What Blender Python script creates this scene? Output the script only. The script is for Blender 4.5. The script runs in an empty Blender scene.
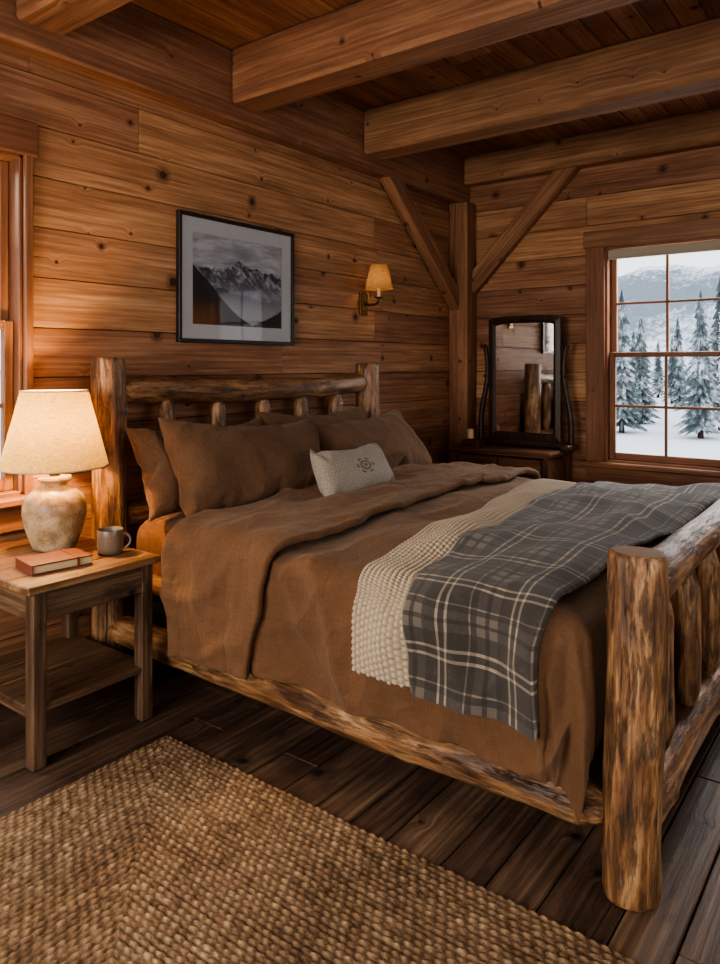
import bpy, math, random, time, bmesh
from mathutils import Vector, Matrix, noise
from mathutils.bvhtree import BVHTree
random.seed(7)
S=bpy.context.scene
pi=math.pi
def srgb(r,g,b):
    def f(c):
        c/=255.0
        return c/12.92 if c<=.04045 else ((c+.055)/1.055)**2.4
    return (f(r),f(g),f(b),1.0)
def nz(x,y=0.,z=0.): return noise.noise(Vector((x,y,z)))
def ridge1(x,y,z,sharp=2.6): return max(0.,1-abs(nz(x,y,z))*sharp)**1.7
# ------------------------------------------------------------------ nodes
class NT:
    def __init__(s,name):
        s.mat=bpy.data.materials.new(name); s.mat.use_nodes=True
        s.t=s.mat.node_tree; s.t.nodes.clear()
        s.out=s.t.nodes.new('ShaderNodeOutputMaterial')
    def n(s,typ,**kw):
        nd=s.t.nodes.new(typ)
        for k,v in kw.items(): setattr(nd,k,v)
        return nd
    def i(s,nd,key,val):
        if val is None: return
        if isinstance(val,bpy.types.NodeSocket): s.t.links.new(val,nd.inputs[key])
        else: nd.inputs[key].default_value=val
    def m(s,op,a,b=None,c=None,clamp=False):
        nd=s.n('ShaderNodeMath',operation=op,use_clamp=clamp)
        s.i(nd,0,a); s.i(nd,1,b); s.i(nd,2,c)
        return nd.outputs[0]
    def mix(s,f,a,b,blend='MIX'):
        nd=s.n('ShaderNodeMix',data_type='RGBA',blend_type=blend)
        s.i(nd,0,f); s.i(nd,6,a); s.i(nd,7,b)
        return nd.outputs[2]
    def ramp(s,f,stops,interp='LINEAR'):
        nd=s.n('ShaderNodeValToRGB'); cr=nd.color_ramp; cr.interpolation=interp
        while len(cr.elements)<len(stops): cr.elements.new(.5)
        for e,(p,c) in zip(cr.elements,stops):
            e.position=p; e.color=c if not isinstance(c,(int,float)) else (c,c,c,1)
        s.i(nd,0,f); return nd.outputs[0]
    def noise(s,vec,scale,detail=4,rough=.55,dist=0.):
        nd=s.n('ShaderNodeTexNoise'); s.i(nd,'Vector',vec); s.i(nd,'Scale',scale)
        s.i(nd,'Detail',detail); s.i(nd,'Roughness',rough); s.i(nd,'Distortion',dist)
        return nd.outputs[0]
    def vor(s,vec,scale,dims='3D',feat='F1',rand=1.):
        nd=s.n('ShaderNodeTexVoronoi',voronoi_dimensions=dims,feature=feat)
        s.i(nd,'Vector',vec); s.i(nd,'Scale',scale); s.i(nd,'Randomness',rand); return nd
    def mr(s,v,a,b,c=0.,d=1.,smooth=True):
        nd=s.n('ShaderNodeMapRange',interpolation_type='SMOOTHSTEP' if smooth else 'LINEAR')
        s.i(nd,0,v); s.i(nd,1,a); s.i(nd,2,b); s.i(nd,3,c); s.i(nd,4,d); return nd.outputs[0]
    def comb(s,x=0.,y=0.,z=0.):
        nd=s.n('ShaderNodeCombineXYZ'); s.i(nd,0,x); s.i(nd,1,y); s.i(nd,2,z); return nd.outputs[0]
    def sep(s,v):
        nd=s.n('ShaderNodeSeparateXYZ'); s.i(nd,0,v); return nd.outputs
    def attr(s,name):
        return s.n('ShaderNodeAttribute',attribute_name=name)
    def gc(s): return s.attr('gc').outputs['Vector']
    def rnd(s): return s.attr('rnd').outputs['Fac']
    def bump(s,h,st=.3,dist=.01,normal=None):
        nd=s.n('ShaderNodeBump'); s.i(nd,'Strength',st); s.i(nd,'Distance',dist); s.i(nd,'Height',h)
        s.i(nd,'Normal',normal); return nd.outputs[0]
    def pbr(s,color,rough=.5,metal=0.,normal=None,**kw):
        nd=s.n('ShaderNodeBsdfPrincipled')
        s.i(nd,'Base Color',color); s.i(nd,'Roughness',rough); s.i(nd,'Metallic',metal); s.i(nd,'Normal',normal)
        for k,v in kw.items(): s.i(nd,k.replace('_',' '),v)
        s.t.links.new(nd.outputs[0],s.out.inputs[0]); return nd
    def done(s,sh=None):
        if sh is not None: s.t.links.new(sh,s.out.inputs[0])
        return s.mat

def wood(name,dark,mid,light,knots=.5,kscale=3.,rough=.5,var=.35,bump=.25,spec=.3,wear=None,ring=.06,con=1.,blotch=.9,kbig=1.,sat=.92):
    t=NT(name); g=t.gc(); x,y,z=t.sep(g); r=t.rnd()
    ac=t.m('ADD',y,z)
    warp=t.noise(t.comb(t.m('MULTIPLY',x,1.5),t.m('MULTIPLY',ac,5.),0.),1.,2,.5)
    v2=t.comb(x,t.m('ADD',ac,t.m('MULTIPLY',warp,.05)),0.)
    vo=t.vor(v2,kscale,'2D'); d=vo.outputs['Distance']
    cr=t.sep(vo.outputs['Color'])
    sel=t.m('LESS_THAN',cr[0],knots)
    size=t.m('MULTIPLY_ADD',t.m('MULTIPLY',cr[1],cr[1]),.075*kbig,.020*kbig)
    infl=t.m('MULTIPLY',t.mr(d,0.,.24,1.,0.),sel)
    y2=t.m('ADD',ac,t.m('MULTIPLY',infl,.022))
    fine=t.noise(t.comb(t.m('MULTIPLY',x,2.2),t.m('MULTIPLY',y2,62.),t.m('MULTIPLY',z,9.)),1.,7,.66)
    broad=t.noise(t.comb(t.m('MULTIPLY',x,.55),t.m('MULTIPLY',y2,9.),z),1.,3,.5,.35)
    rings=t.m('SINE',t.m('MULTIPLY',t.m('ADD',y2,t.m('MULTIPLY',broad,.13)),170.))
    rings=t.m('MULTIPLY_ADD',rings,.5,.5)
    gsum=t.m('ADD',t.m('MULTIPLY',fine,.62),t.m('ADD',t.m('MULTIPLY',broad,.40),t.m('MULTIPLY',rings,ring)))
    col=t.ramp(gsum,[(.53-.18*con,dark),(.53,mid),(.53+.15*con,light)])
    blot=t.noise(t.comb(x,t.m('MULTIPLY',ac,2.5),z),1.9,4,.6)
    val=t.m('ADD',t.m('MULTIPLY_ADD',r,var,1.-var*.55),t.m('MULTIPLY_ADD',blot,blotch,-blotch/2))
    hs=t.n('ShaderNodeHueSaturation'); t.i(hs,'Color',col); t.i(hs,'Value',val); t.i(hs,'Saturation',sat)
    t.i(hs,'Hue',t.m('MULTIPLY_ADD',r,.014,.493)); col=hs.outputs[0]
    halo=t.m('MULTIPLY',t.mr(d,size,t.m('MULTIPLY',size,2.4),.55,0.),sel)
    col=t.mix(halo,col,tuple(c*.7 for c in dark[:3])+(1,))
    kn=t.m('MULTIPLY',t.mr(d,t.m('MULTIPLY',size,.7),size,1.,0.),sel)
    kc=t.mix(t.m('MULTIPLY_ADD',t.m('SINE',t.m('MULTIPLY',d,260.)),.25,.3),tuple(c*.15 for c in dark[:3])+(1,),dark)
    col=t.mix(t.m('MULTIPLY',kn,.92),col,kc)
    ck=t.noise(t.comb(t.m('MULTIPLY',x,1.3),t.m('MULTIPLY',y2,55.),7.),1.,2,.5)
    col=t.mix(t.mr(ck,.71,.75,0.,.65),col,tuple(c*.25 for c in dark[:3])+(1,))
    if wear:
        w=t.noise(t.comb(t.m('MULTIPLY',x,3.),t.m('MULTIPLY',ac,8.),z),1.,6,.65)
        col=t.mix(t.m('MULTIPLY',t.mr(w,.50,.64),.7),col,wear)
    h=t.m('SUBTRACT',gsum,t.m('MULTIPLY',kn,.3))
    ro=t.m('MULTIPLY_ADD',fine,.3,rough-.15)
    t.pbr(col,ro,normal=t.bump(h,bump,.004),Specular_IOR_Level=spec)
    return t.mat

M={}
M['wall']=wood('knotty_pine_wall',srgb(94,58,34),srgb(148,98,62),srgb(186,137,95),knots=.5,kscale=4.2,rough=.62,var=.55,bump=.45,con=1.15,kbig=1.25)
M['ceil']=wood('pine_ceiling',srgb(90,55,33),srgb(136,89,56),srgb(168,120,80),knots=.4,kscale=4.5,rough=.62,var=.5,con=1.2)
M['beam']=wood('hewn_beam',srgb(88,54,32),srgb(134,89,56),srgb(168,122,81),knots=.45,kscale=4.,rough=.64,var=.15,bump=.7,con=1.15)
M['trim']=wood('window_trim_wood',srgb(92,53,31),srgb(130,82,50),srgb(156,107,70),knots=.15,kscale=3,rough=.45,var=.2,con=1.3)
M['floor']=wood('dark_floor_wood',srgb(38,27,20),srgb(76,54,40),srgb(110,83,62),knots=.4,kscale=4.5,rough=.50,var=.6,bump=.8,wear=srgb(48,35,26),spec=.36,con=1.15,sat=.88)
M['old']=wood('aged_table_wood',srgb(44,31,21),srgb(84,61,42),srgb(118,90,64),knots=.25,kscale=7,rough=.55,var=.3,bump=.8,wear=srgb(46,34,25))
M['tabletop']=wood('tabletop_wood',srgb(74,48,28),srgb(114,79,50),srgb(146,108,72),knots=.25,kscale=7,rough=.42,var=.3,bump=.5,wear=srgb(86,59,38))
M['dark']=wood('dark_walnut',srgb(26,17,12),srgb(52,34,24),srgb(76,51,36),knots=.02,kscale=5,rough=.38,var=.2)
M['dresser']=wood('dresser_wood',srgb(48,29,18),srgb(90,57,35),srgb(128,86,53),knots=.1,kscale=7,rough=.4,var=.2)
M['back']=wood('dark_backing',srgb(20,12,8),srgb(26,16,10),srgb(34,22,14),knots=0.,rough=.8)  # dark wood behind the boards, seen in the seams

def m_log():
    t=NT('peeled_log'); g=t.gc(); x,y,z=t.sep(g); k=t.rnd()
    v=t.comb(t.m('MULTIPLY',x,2.4),t.m('MULTIPLY',y,14.),t.m('MULTIPLY',z,14.))
    a=t.noise(v,1.3,7,.66,.7)
    v2=t.comb(t.m('MULTIPLY',x,6.),t.m('MULTIPLY',y,70.),t.m('MULTIPLY',z,70.))
    b=t.noise(v2,1.,5,.65)
    s=t.m('ADD',t.m('MULTIPLY',a,.75),t.m('MULTIPLY',b,.35))
    col=t.ramp(s,[(.38,srgb(52,33,21)),(.48,srgb(94,64,41)),(.57,srgb(138,99,65)),(.70,srgb(188,150,108))])
    bk=t.noise(t.comb(t.m('MULTIPLY',x,4.5),t.m('MULTIPLY',y,24.),t.m('MULTIPLY',z,24.)),1.4,7,.74)
    bm=t.mr(bk,.50,.60)
    col=t.mix(t.m('MULTIPLY',bm,.70),col,srgb(56,37,24))
    ck=t.noise(t.comb(t.m('MULTIPLY',x,1.6),t.m('MULTIPLY',y,75.),t.m('MULTIPLY',z,75.)),1.,2,.5)
    cm=t.mr(ck,.68,.73)
    col=t.mix(t.m('MULTIPLY',cm,.8),col,srgb(24,14,9))
    col=t.mix(t.m('MULTIPLY',k,.92),col,srgb(26,15,9))
    h=t.m('SUBTRACT',t.m('ADD',b,a),t.m('ADD',t.m('MULTIPLY',bm,.4),cm))
    t.pbr(col,t.m('MULTIPLY_ADD',b,.3,.26),normal=t.bump(h,.8,.006),Specular_IOR_Level=.5); return t.mat
M['log']=m_log()
def m_end():
    t=NT('log_end_grain'); x,y,z=t.sep(t.gc())
    r=t.m('SQRT',t.m('ADD',t.m('MULTIPLY',y,y),t.m('MULTIPLY',z,z)))
    n=t.noise(t.gc(),14,4)
    s=t.m('SINE',t.m('MULTIPLY',t.m('ADD',r,t.m('MULTIPLY',n,.02)),700.))
    col=t.mix(t.m('MULTIPLY_ADD',s,.3,.5),srgb(158,118,76),srgb(108,72,42))
    t.pbr(col,.6,normal=t.bump(s,.2,.002)); return t.mat
M['end']=m_end()

def linen(name,c1,c2,scale=900,rough=.92,bump=.4,sheen=.12,slub=.4,wrs=.28):
    t=NT(name); g=t.gc(); x,y,z=t.sep(g)
    wv=t.m('MULTIPLY',t.m('SINE',t.m('MULTIPLY',x,scale)),t.m('SINE',t.m('MULTIPLY',y,scale)))
    sl1=t.noise(t.comb(t.m('MULTIPLY',x,14.),t.m('MULTIPLY',y,260.),z),1.,3,.6)
    sl2=t.noise(t.comb(t.m('MULTIPLY',x,260.),t.m('MULTIPLY',y,14.),z),1.,3,.6)
    sl=t.m('ADD',sl1,sl2)
    big=t.noise(g,6.,3,.5)
    f=t.m('ADD',t.m('MULTIPLY',t.m('SUBTRACT',sl,.6),slub*2.),t.m('MULTIPLY',big,.5),clamp=True)
    col=t.mix(f,c1,c2)
    w1=t.noise(g,11.,3,.55,.9); rd1=t.m('ABSOLUTE',t.m('SUBTRACT',w1,.5))
    wr=t.m('POWER',t.m('SUBTRACT',1.,t.m('MULTIPLY',rd1,4.),clamp=True),2.)
    b1=t.bump(wr,wrs,.010)
    h=t.m('ADD',t.m('MULTIPLY',wv,.25),sl)
    t.pbr(col,rough,normal=t.bump(h,bump,.0015,b1),Sheen_Weight=sheen,Sheen_Roughness=.5,Sheen_Tint=(.9,.75,.6,1),Specular_IOR_Level=.12); return t.mat
M['duvet']=linen('brown_linen',srgb(76,53,37),srgb(114,83,60))
M['pillow']=linen('dark_brown_linen',srgb(72,51,37),srgb(108,80,59))
M['sheet']=linen('rust_brown_sheet',srgb(90,58,38),srgb(114,78,54))
def m_lumbar():
    t=NT('grey_woven_cushion'); x,y,z=t.sep(t.gc())
    n=t.noise(t.gc(),160,3,.75)
    col=t.mix(t.mr(n,.3,.7),srgb(98,89,80),srgb(170,159,144))
    xx=t.m('MULTIPLY',t.m('SUBTRACT',x,.01),12.); yy=t.m('MULTIPLY',y,20.)
    r=t.m('SQRT',t.m('ADD',t.m('MULTIPLY',xx,xx),t.m('MULTIPLY',yy,yy)))
    ang=t.m('ARCTAN2',yy,xx)
    pet=t.m('MULTIPLY_ADD',t.m('COSINE',t.m('MULTIPLY',ang,6.)),.25,.8)
    inside=t.m('MULTIPLY',t.m('LESS_THAN',r,pet),t.m('GREATER_THAN',t.m('SINE',t.m('MULTIPLY',r,18.)),-.3))
    col=t.mix(t.m('MULTIPLY',inside,.75),col,srgb(60,46,36))
    t.pbr(col,.9,normal=t.bump(n,.6,.003),Sheen_Weight=.15); return t.mat
M['lumbar']=m_lumbar()
def m_knit():
    t=NT('cream_knit'); n=t.noise(t.gc(),160,4,.7)
    k=t.rnd()
    col=t.mix(t.m('MULTIPLY',t.m('SUBTRACT',1.,k),.85),srgb(190,173,149),srgb(92,79,62))
    col=t.mix(t.m('MULTIPLY',n,.35),col,srgb(140,124,102))
    t.pbr(col,.92,normal=t.bump(n,.5,.003),Sheen_Weight=.15); return t.mat
M['knit']=m_knit()
def m_plaid():
    t=NT('plaid_wool'); x,y,z=t.sep(t.gc())
    def band(c,per,off):
        f=t.m('FRACT',t.m('ADD',t.m('DIVIDE',c,per),off))
        return t.ramp(f,[(0.,.03),(.15,.72),(.185,.03),(.26,.72),(.295,.03),(.48,.30),(.60,.0),(.66,.30),(.78,.03),(.86,.46),(.885,.03)],'CONSTANT')
    a=band(x,.27,.12); b=band(y,.23,.37)
    tw=t.m('SINE',t.m('MULTIPLY',t.m('ADD',x,y),1400.))
    f=t.mix(t.m('MULTIPLY_ADD',tw,.12,.5),a,b)
    n=t.noise(t.gc(),240,3,.7); n2=t.noise(t.gc(),30,4,.7)
    col=t.ramp(f,[(0.,srgb(44,40,38)),(.2,srgb(70,64,60)),(.42,srgb(140,127,111)),(.65,srgb(182,167,144))])
    col=t.mix(t.m('MULTIPLY',n,.48),col,srgb(62,56,51))
    col=t.mix(t.mr(n2,.5,.8,0.,.25),col,srgb(110,101,91))
    t.pbr(col,.95,normal=t.bump(t.m('ADD',n,t.m('MULTIPLY',tw,.15)),.6,.003),Sheen_Weight=.12); return t.mat
M['plaid']=m_plaid()
def m_rug():
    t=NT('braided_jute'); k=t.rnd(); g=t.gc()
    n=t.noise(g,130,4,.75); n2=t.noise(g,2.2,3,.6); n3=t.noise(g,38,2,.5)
    f=t.m('ADD',t.m('MULTIPLY',k,.72),t.m('MULTIPLY',t.m('SUBTRACT',t.m('ADD',n3,n2),.75),.8),clamp=True)  # braid relief feeds the colour: crevice shade painted dark, crests light
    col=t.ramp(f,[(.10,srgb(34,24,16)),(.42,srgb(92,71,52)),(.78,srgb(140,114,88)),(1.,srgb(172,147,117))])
    col=t.mix(t.m('MULTIPLY',t.mr(n,.35,.65),.4),col,srgb(68,51,38))
    t.pbr(col,.9,normal=t.bump(n,.8,.004),Specular_IOR_Level=.2); return t.mat
M['rug']=m_rug()
def plain(name,c,rough=.5,metal=0.,nscale=30,amt=.15,bump=.1,**kw):
    t=NT(name); n=t.noise(t.gc(),nscale,4,.6)
    d=tuple(v*(1-amt*2) for v in c[:3])+(1,)
    t.pbr(t.mix(n,d,c),rough,metal,normal=t.bump(n,bump,.002),**kw); return t.mat
def m_ceramic():
    t=NT('crackled_stoneware'); g=t.gc(); x,y,z=t.sep(g)
    n=t.noise(g,14,5,.6); n2=t.noise(g,70,3,.6)
    v=t.vor(g,75,feat='DISTANCE_TO_EDGE').outputs['Distance']
    cr=t.m('LESS_THAN',v,.03)
    col=t.mix(t.mr(n,.35,.65),srgb(134,109,78),srgb(188,166,133))
    col=t.mix(t.mr(n2,.58,.7,0.,.6),col,srgb(104,80,55))
    col=t.mix(t.m('MULTIPLY',cr,.4),col,srgb(80,60,42))
    t.pbr(col,.4,normal=t.bump(n2,.2,.002)); return t.mat
M['ceramic']=m_ceramic()
M['mug']=plain('speckled_mug_glaze',srgb(124,106,90),.35,nscale=120,amt=.3)
M['leather']=plain('reddish_leather',srgb(116,56,34),.42,nscale=60,amt=.2,bump=.4)
M['pages']=plain('page_block',srgb(190,170,134),.8,nscale=300)
M['brass']=plain('antique_brass',srgb(128,96,54),.35,1.,nscale=20)
M['frame']=plain('dark_picture_frame',srgb(40,32,28),.4,nscale=40)
M['mat']=plain('passepartout',srgb(216,218,220),.8,nscale=200,amt=.02)
M['candle']=plain('candle_wax',srgb(216,190,146),.5,amt=.05)
M['rshade']=plain('roller_shade_fabric',srgb(176,166,148),.85,nscale=200,amt=.05)
M['box']=plain('trinket_box',srgb(80,46,32),.4)
def m_shade(name,tr,c):
    t=NT(name); x,y,z=t.sep(t.gc())
    a=t.noise(t.comb(t.m('MULTIPLY',x,30.),t.m('MULTIPLY',y,30.),t.m('MULTIPLY',z,500.)),1.,3,.6)
    b=t.noise(t.comb(t.m('MULTIPLY',x,420.),t.m('MULTIPLY',y,420.),t.m('MULTIPLY',z,20.)),1.,3,.6)
    f=t.m('ADD',t.m('MULTIPLY',a,.5),t.m('MULTIPLY',b,.5))
    col=t.mix(t.mr(f,.35,.65),tuple(v*.5 for v in c[:3])+(1,),c)
    nb=t.bump(f,.3,.001)
    d=t.n('ShaderNodeBsdfDiffuse'); t.i(d,'Color',col); t.i(d,'Normal',nb)
    tl=t.n('ShaderNodeBsdfTranslucent'); t.i(tl,'Color',col)
    mx=t.n('ShaderNodeMixShader'); t.i(mx,0,tr); t.i(mx,1,d.outputs[0]); t.i(mx,2,tl.outputs[0])
    return t.done(mx.outputs[0])
M['shade']=m_shade('linen_lampshade',.15,srgb(228,192,118))
M['sshade']=m_shade('sconce_linen',.35,srgb(200,160,110))
def m_glass():
    t=NT('window_glass'); tr=t.n('ShaderNodeBsdfTransparent'); gl=t.n('ShaderNodeBsdfGlossy'); t.i(gl,'Roughness',.02)
    fr=t.n('ShaderNodeFresnel'); t.i(fr,0,1.45)
    mx=t.n('ShaderNodeMixShader'); t.i(mx,0,t.m('MULTIPLY',fr.outputs[0],.8)); t.i(mx,1,tr.outputs[0]); t.i(mx,2,gl.outputs[0])
    return t.done(mx.outputs[0])
M['glass']=m_glass()
def m_mirror():
    t=NT('mirror_silver'); t.pbr((.85,.85,.84,1),.03,1.); return t.mat
M['mirror']=m_mirror()
def m_art():
    t=NT('mountain_photo_print'); x,y,z=t.sep(t.gc())
    def ridge(sc,seed,base,amp,slope=0.,det=6,ro=.55):
        n=t.noise(t.comb(x,seed,0.),sc,det,ro)
        return t.m('ADD',t.m('MULTIPLY_ADD',t.m('SUBTRACT',n,.5),amp,base),t.m('MULTIPLY',t.m('SUBTRACT',x,.5),slope))
    col=t.mix(t.mr(t.noise(t.comb(x,t.m('MULTIPLY',y,3.),0.),3.,4,.6),.3,.7),srgb(158,158,168),srgb(220,222,226))
    pk=t.m('SUBTRACT',.10,t.m('MULTIPLY',t.m('ABSOLUTE',t.m('SUBTRACT',x,.55)),.20))
    h=t.m('ADD',ridge(7.,3.,.62,.36),pk)
    rk=t.noise(t.comb(t.m('ADD',x,t.m('MULTIPLY',y,.5)),t.m('MULTIPLY',y,.7),2.),14.,8,.65,.5)
    mc=t.ramp(rk,[(.40,srgb(64,66,78)),(.50,srgb(108,110,122)),(.60,srgb(208,210,216))])
    mc=t.mix(t.mr(y,.36,.60,.75,0.),mc,srgb(162,162,172))
    col=t.mix(t.m('LESS_THAN',y,h),col,mc)
    tn=t.noise(t.comb(t.m('MULTIPLY',x,60.),t.m('MULTIPLY',y,24.),1.),1.,4,.7)
    tnb=t.m('MULTIPLY',t.m('SUBTRACT',tn,.5),.06)
    h2=t.m('ADD',ridge(4.,9.,.36,.25,-.22),tnb); mc2=t.mix(t.mr(y,.1,.5),srgb(184,184,190),srgb(84,88,96))
    col=t.mix(t.m('LESS_THAN',y,h2),col,mc2)
    h3=t.m('ADD',ridge(3.,15.,.10,.15,-.72),t.m('MULTIPLY',t.m('POWER',t.m('ABSOLUTE',t.m('SUBTRACT',x,.55)),1.5),.5))
    mc3=t.mix(tn,srgb(26,28,30),srgb(84,82,78))
    org=t.m('MULTIPLY',t.mr(y,.05,.32,1.,0.),t.mr(x,.1,.45,1.,0.))
    mc3=t.mix(t.m('MULTIPLY',org,tn),mc3,srgb(180,112,54))
    col=t.mix(t.m('LESS_THAN',y,t.m('ADD',h3,tnb)),col,mc3)
    h4=t.m('ADD',ridge(3.,21.,-.08,.1,.60),t.m('MULTIPLY',t.m('SUBTRACT',tn,.5),.12))
    col=t.mix(t.m('LESS_THAN',y,h4),col,mc3)
    t.pbr(col,.6); return t.mat
M['art']=m_art()
def m_snowmix(name,dark,scale,lo,hi,haze,hz=(208,218,230)):
    t=NT(name); g=t.gc(); n=t.noise(g,scale,6,.7); n2=t.noise(g,scale*.12,3,.5)
    f=t.mr(t.m('ADD',n,t.m('MULTIPLY',n2,.5)),lo,hi)
    col=t.mix(f,dark,srgb(240,243,247)); col=t.mix(haze,col,srgb(*hz))
    t.pbr(col,.9,Specular_IOR_Level=.1); return t.mat
def m_mount():
    t=NT('snowy_forest_slope'); g=t.gc(); x,y,z=t.sep(g)
    big=t.noise(g,.045,4,.6); n=t.noise(t.comb(x,t.m('MULTIPLY',y,1.6),t.m('MULTIPLY',z,.5)),.9,6,.75)
    f=t.mr(t.m('ADD',t.m('MULTIPLY',n,.8),t.m('MULTIPLY',big,1.1)),.82,1.06)
    col=t.mix(f,srgb(66,78,84),srgb(236,240,245)); col=t.mix(.28,col,srgb(208,218,230))  # pale blue distance haze mixed into the slope colour
    t.pbr(col,.9,Specular_IOR_Level=.1); return t.mat
M['mount']=m_mount()
M['snow']=m_snowmix('snow_ground',srgb(200,210,222),.4,.3,.6,.1)
M['pine']=m_snowmix('snow_dusted_needles',srgb(46,62,52),3.2,.70,.98,.14)
M['bark']=plain('pine_bark',srgb(60,44,34),.9)
# ------------------------------------------------------------------ mesh builder
class MB:
    def __init__(s): s.v=[];s.f=[];s.g=[];s.r=[];s.mi=[]
    def add(s,vs,fs,gs=None,rs=0.,mi=0):
        o=len(s.v); s.v+=[tuple(v) for v in vs]; s.g+=[tuple(g) for g in (gs or vs)]
        s.r+= rs if isinstance(rs,list) else [rs]*len(vs)
        for f in fs: s.f.append([k+o for k in f]); s.mi.append(mi)
    def board(s,c,size,axis=0,ch=.004,mp=None,rnd=None,mi=0):
        hs=[q/2 for q in size]; ch=min(ch,min(hs)*.45)
        vs=[];gs=[];rr=random.random() if rnd is None else rnd
        off=(random.uniform(0,40),random.uniform(0,9),0)
        oth=[a for a in range(3) if a!=axis]
        if size[oth[0]]<size[oth[1]]: oth=oth[::-1]
        corners=[(a,b,d) for a in(-1,1) for b in(-1,1) for d in(-1,1)]
        idx={}
        for ci,cn in enumerate(corners):
            for a in range(3):
                p=[c[k]+cn[k]*(hs[k] if k==a else hs[k]-ch) for k in range(3)]
                idx[(cn,a)]=len(vs)
                gs.append((p[axis]-c[axis]+off[0],p[oth[0]]-c[oth[0]]+off[1],p[oth[1]]-c[oth[1]]))
                vs.append(mp(*p) if mp else tuple(p))
        fs=[]
        for a in range(3):
            b,d=[k for k in range(3) if k!=a]
            for sg in(-1,1):
                q=[]
                for sb,sd in((-1,-1),(1,-1),(1,1),(-1,1)):
                    cn=[0,0,0];cn[a]=sg;cn[b]=sb;cn[d]=sd;q.append(idx[(tuple(cn),a)])
                fs.append(q)
            for sb in(-1,1):
                for sd in(-1,1):
                    c0=[0,0,0];c0[a]=-1;c0[b]=sb;c0[d]=sd
                    c1=list(c0);c1[a]=1;c0=tuple(c0);c1=tuple(c1)
                    fs.append([idx[(c0,b)],idx[(c1,b)],idx[(c1,d)],idx[(c0,d)]])
        for cn in corners: fs.append([idx[(cn,0)],idx[(cn,1)],idx[(cn,2)]])
        s.add(vs,fs,gs,rr,mi)
    def beam(s,p0,p1,w,h,up=(0,0,1),ch=.01,mi=0):
        p0=Vector(p0);p1=Vector(p1);d=(p1-p0);L=d.length;d.normalize()
        side=d.cross(Vector(up)).normalized();u=side.cross(d)
        c=(p0+p1)/2
        s.board((0,0,0),(L,w,h),0,ch,mp=lambda x,y,z:tuple(c+d*x+side*y+u*z),mi=mi)
    def lathe(s,c,prof,segs=48,mi=0,cap=True):
        vs=[];fs=[];n=len(prof)
        for r,z in prof:
            for k in range(segs):
                a=2*pi*k/segs
                vs.append((c[0]+r*math.cos(a),c[1]+r*math.sin(a),c[2]+z))
        for i in range(n-1):
            for k in range(segs):
                k2=(k+1)%segs
                fs.append([i*segs+k,i*segs+k2,(i+1)*segs+k2,(i+1)*segs+k])
        if cap:
            fs.append(list(range(segs))[::-1]); fs.append([(n-1)*segs+k for k in range(segs)])
        s.add(vs,fs,mi=mi)
    def tube(s,pts,r,segs=10,mi=0):
        pts=[Vector(p) for p in pts]; n=len(pts); vs=[];fs=[]
        prev=None
        for i,p in enumerate(pts):
            t=(pts[min(i+1,n-1)]-pts[max(i-1,0)]).normalized()
            if prev is None: a=t.orthogonal().normalized()
            else: a=(prev-t*prev.dot(t)).normalized()
            prev=a;b=t.cross(a)
            rr=r[i] if isinstance(r,(list,tuple)) else r
            for k in range(segs):
                an=2*pi*k/segs; vs.append(tuple(p+a*math.cos(an)*rr+b*math.sin(an)*rr))
        for i in range(n-1):
            for k in range(segs):
                k2=(k+1)%segs; fs.append([i*segs+k,i*segs+k2,(i+1)*segs+k2,(i+1)*segs+k])
        fs.append(list(range(segs))[::-1]); fs.append([(n-1)*segs+k for k in range(segs)])
        s.add(vs,fs,mi=mi)
    def log(s,p0,p1,r0,r1=None,seed=0,segs=28,lump=.05,bend=.012,prof=None,knots=None,ends=True,step=.02):
        r1=r0 if r1 is None else r1
        p0=Vector(p0);p1=Vector(p1);d=p1-p0;L=d.length;d.normalize()
        a=d.orthogonal().normalized();b=d.cross(a)
        rnd=random.Random(seed); n=max(6,int(L/step))
        nk=knots if knots is not None else int(L*7)
        ks=[(rnd.uniform(0,2*pi),rnd.uniform(.06,.94)*L,rnd.uniform(.005,.012),rnd.uniform(.014,.026)) for _ in range(nk)]
        b1,b2=rnd.uniform(-1,1)*bend,rnd.uniform(-1,1)*bend
        ts=[0.,.004/L,.014/L]+[ (k+1)/(n+1) for k in range(n) if .02<(k+1)/(n+1)*L<L-.02]+[1-.014/L,1-.004/L,1.]
        vs=[];gs=[];rs=[];fs=[]
        for t in ts:
            r=r0+(r1-r0)*t; e=min(t,1-t)*L
            er=1.-.13*max(0,1-e/.014)**2
            if prof: r*=prof(t)
            cx=b1*math.sin(pi*t)+.4*bend*nz(t*L*1.7,seed*3.1,1.); cy=b2*math.sin(pi*t)+.4*bend*nz(t*L*1.7,seed*3.1,9.)
            for k in range(segs):
                an=2*pi*k/segs
                ca,sa=math.cos(an),math.sin(an)
                f=1+lump*1.6*nz(ca*1.1+seed,sa*1.1,t*L*2.2)+lump*.6*nz(ca*3.+seed,sa*3.,t*L*7)
                rad=r*f*er; km=0.
                for (ka,kz,kh,kw) in ks:
                    da=abs((an-ka+pi)%(2*pi)-pi)*r; dz=t*L-kz
                    q=(da*da+dz*dz*.6)/(kw*kw)
                    if q<6:
                        rad+=kh*math.exp(-q); km=max(km,math.exp(-q*2.6))
                P=p0+d*(t*L)+a*(cx+rad*ca)+b*(cy+rad*sa)
                vs.append(tuple(P)); gs.append((t*L+seed*3.7,rad*ca+(seed%7),rad*sa)); rs.append(km)
        m=len(ts)
        for i in range(m-1):
            for k in range(segs):
                k2=(k+1)%segs; fs.append([i*segs+k,i*segs+k2,(i+1)*segs+k2,(i+1)*segs+k])
        s.add(vs,fs,gs,rs,0)
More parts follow.
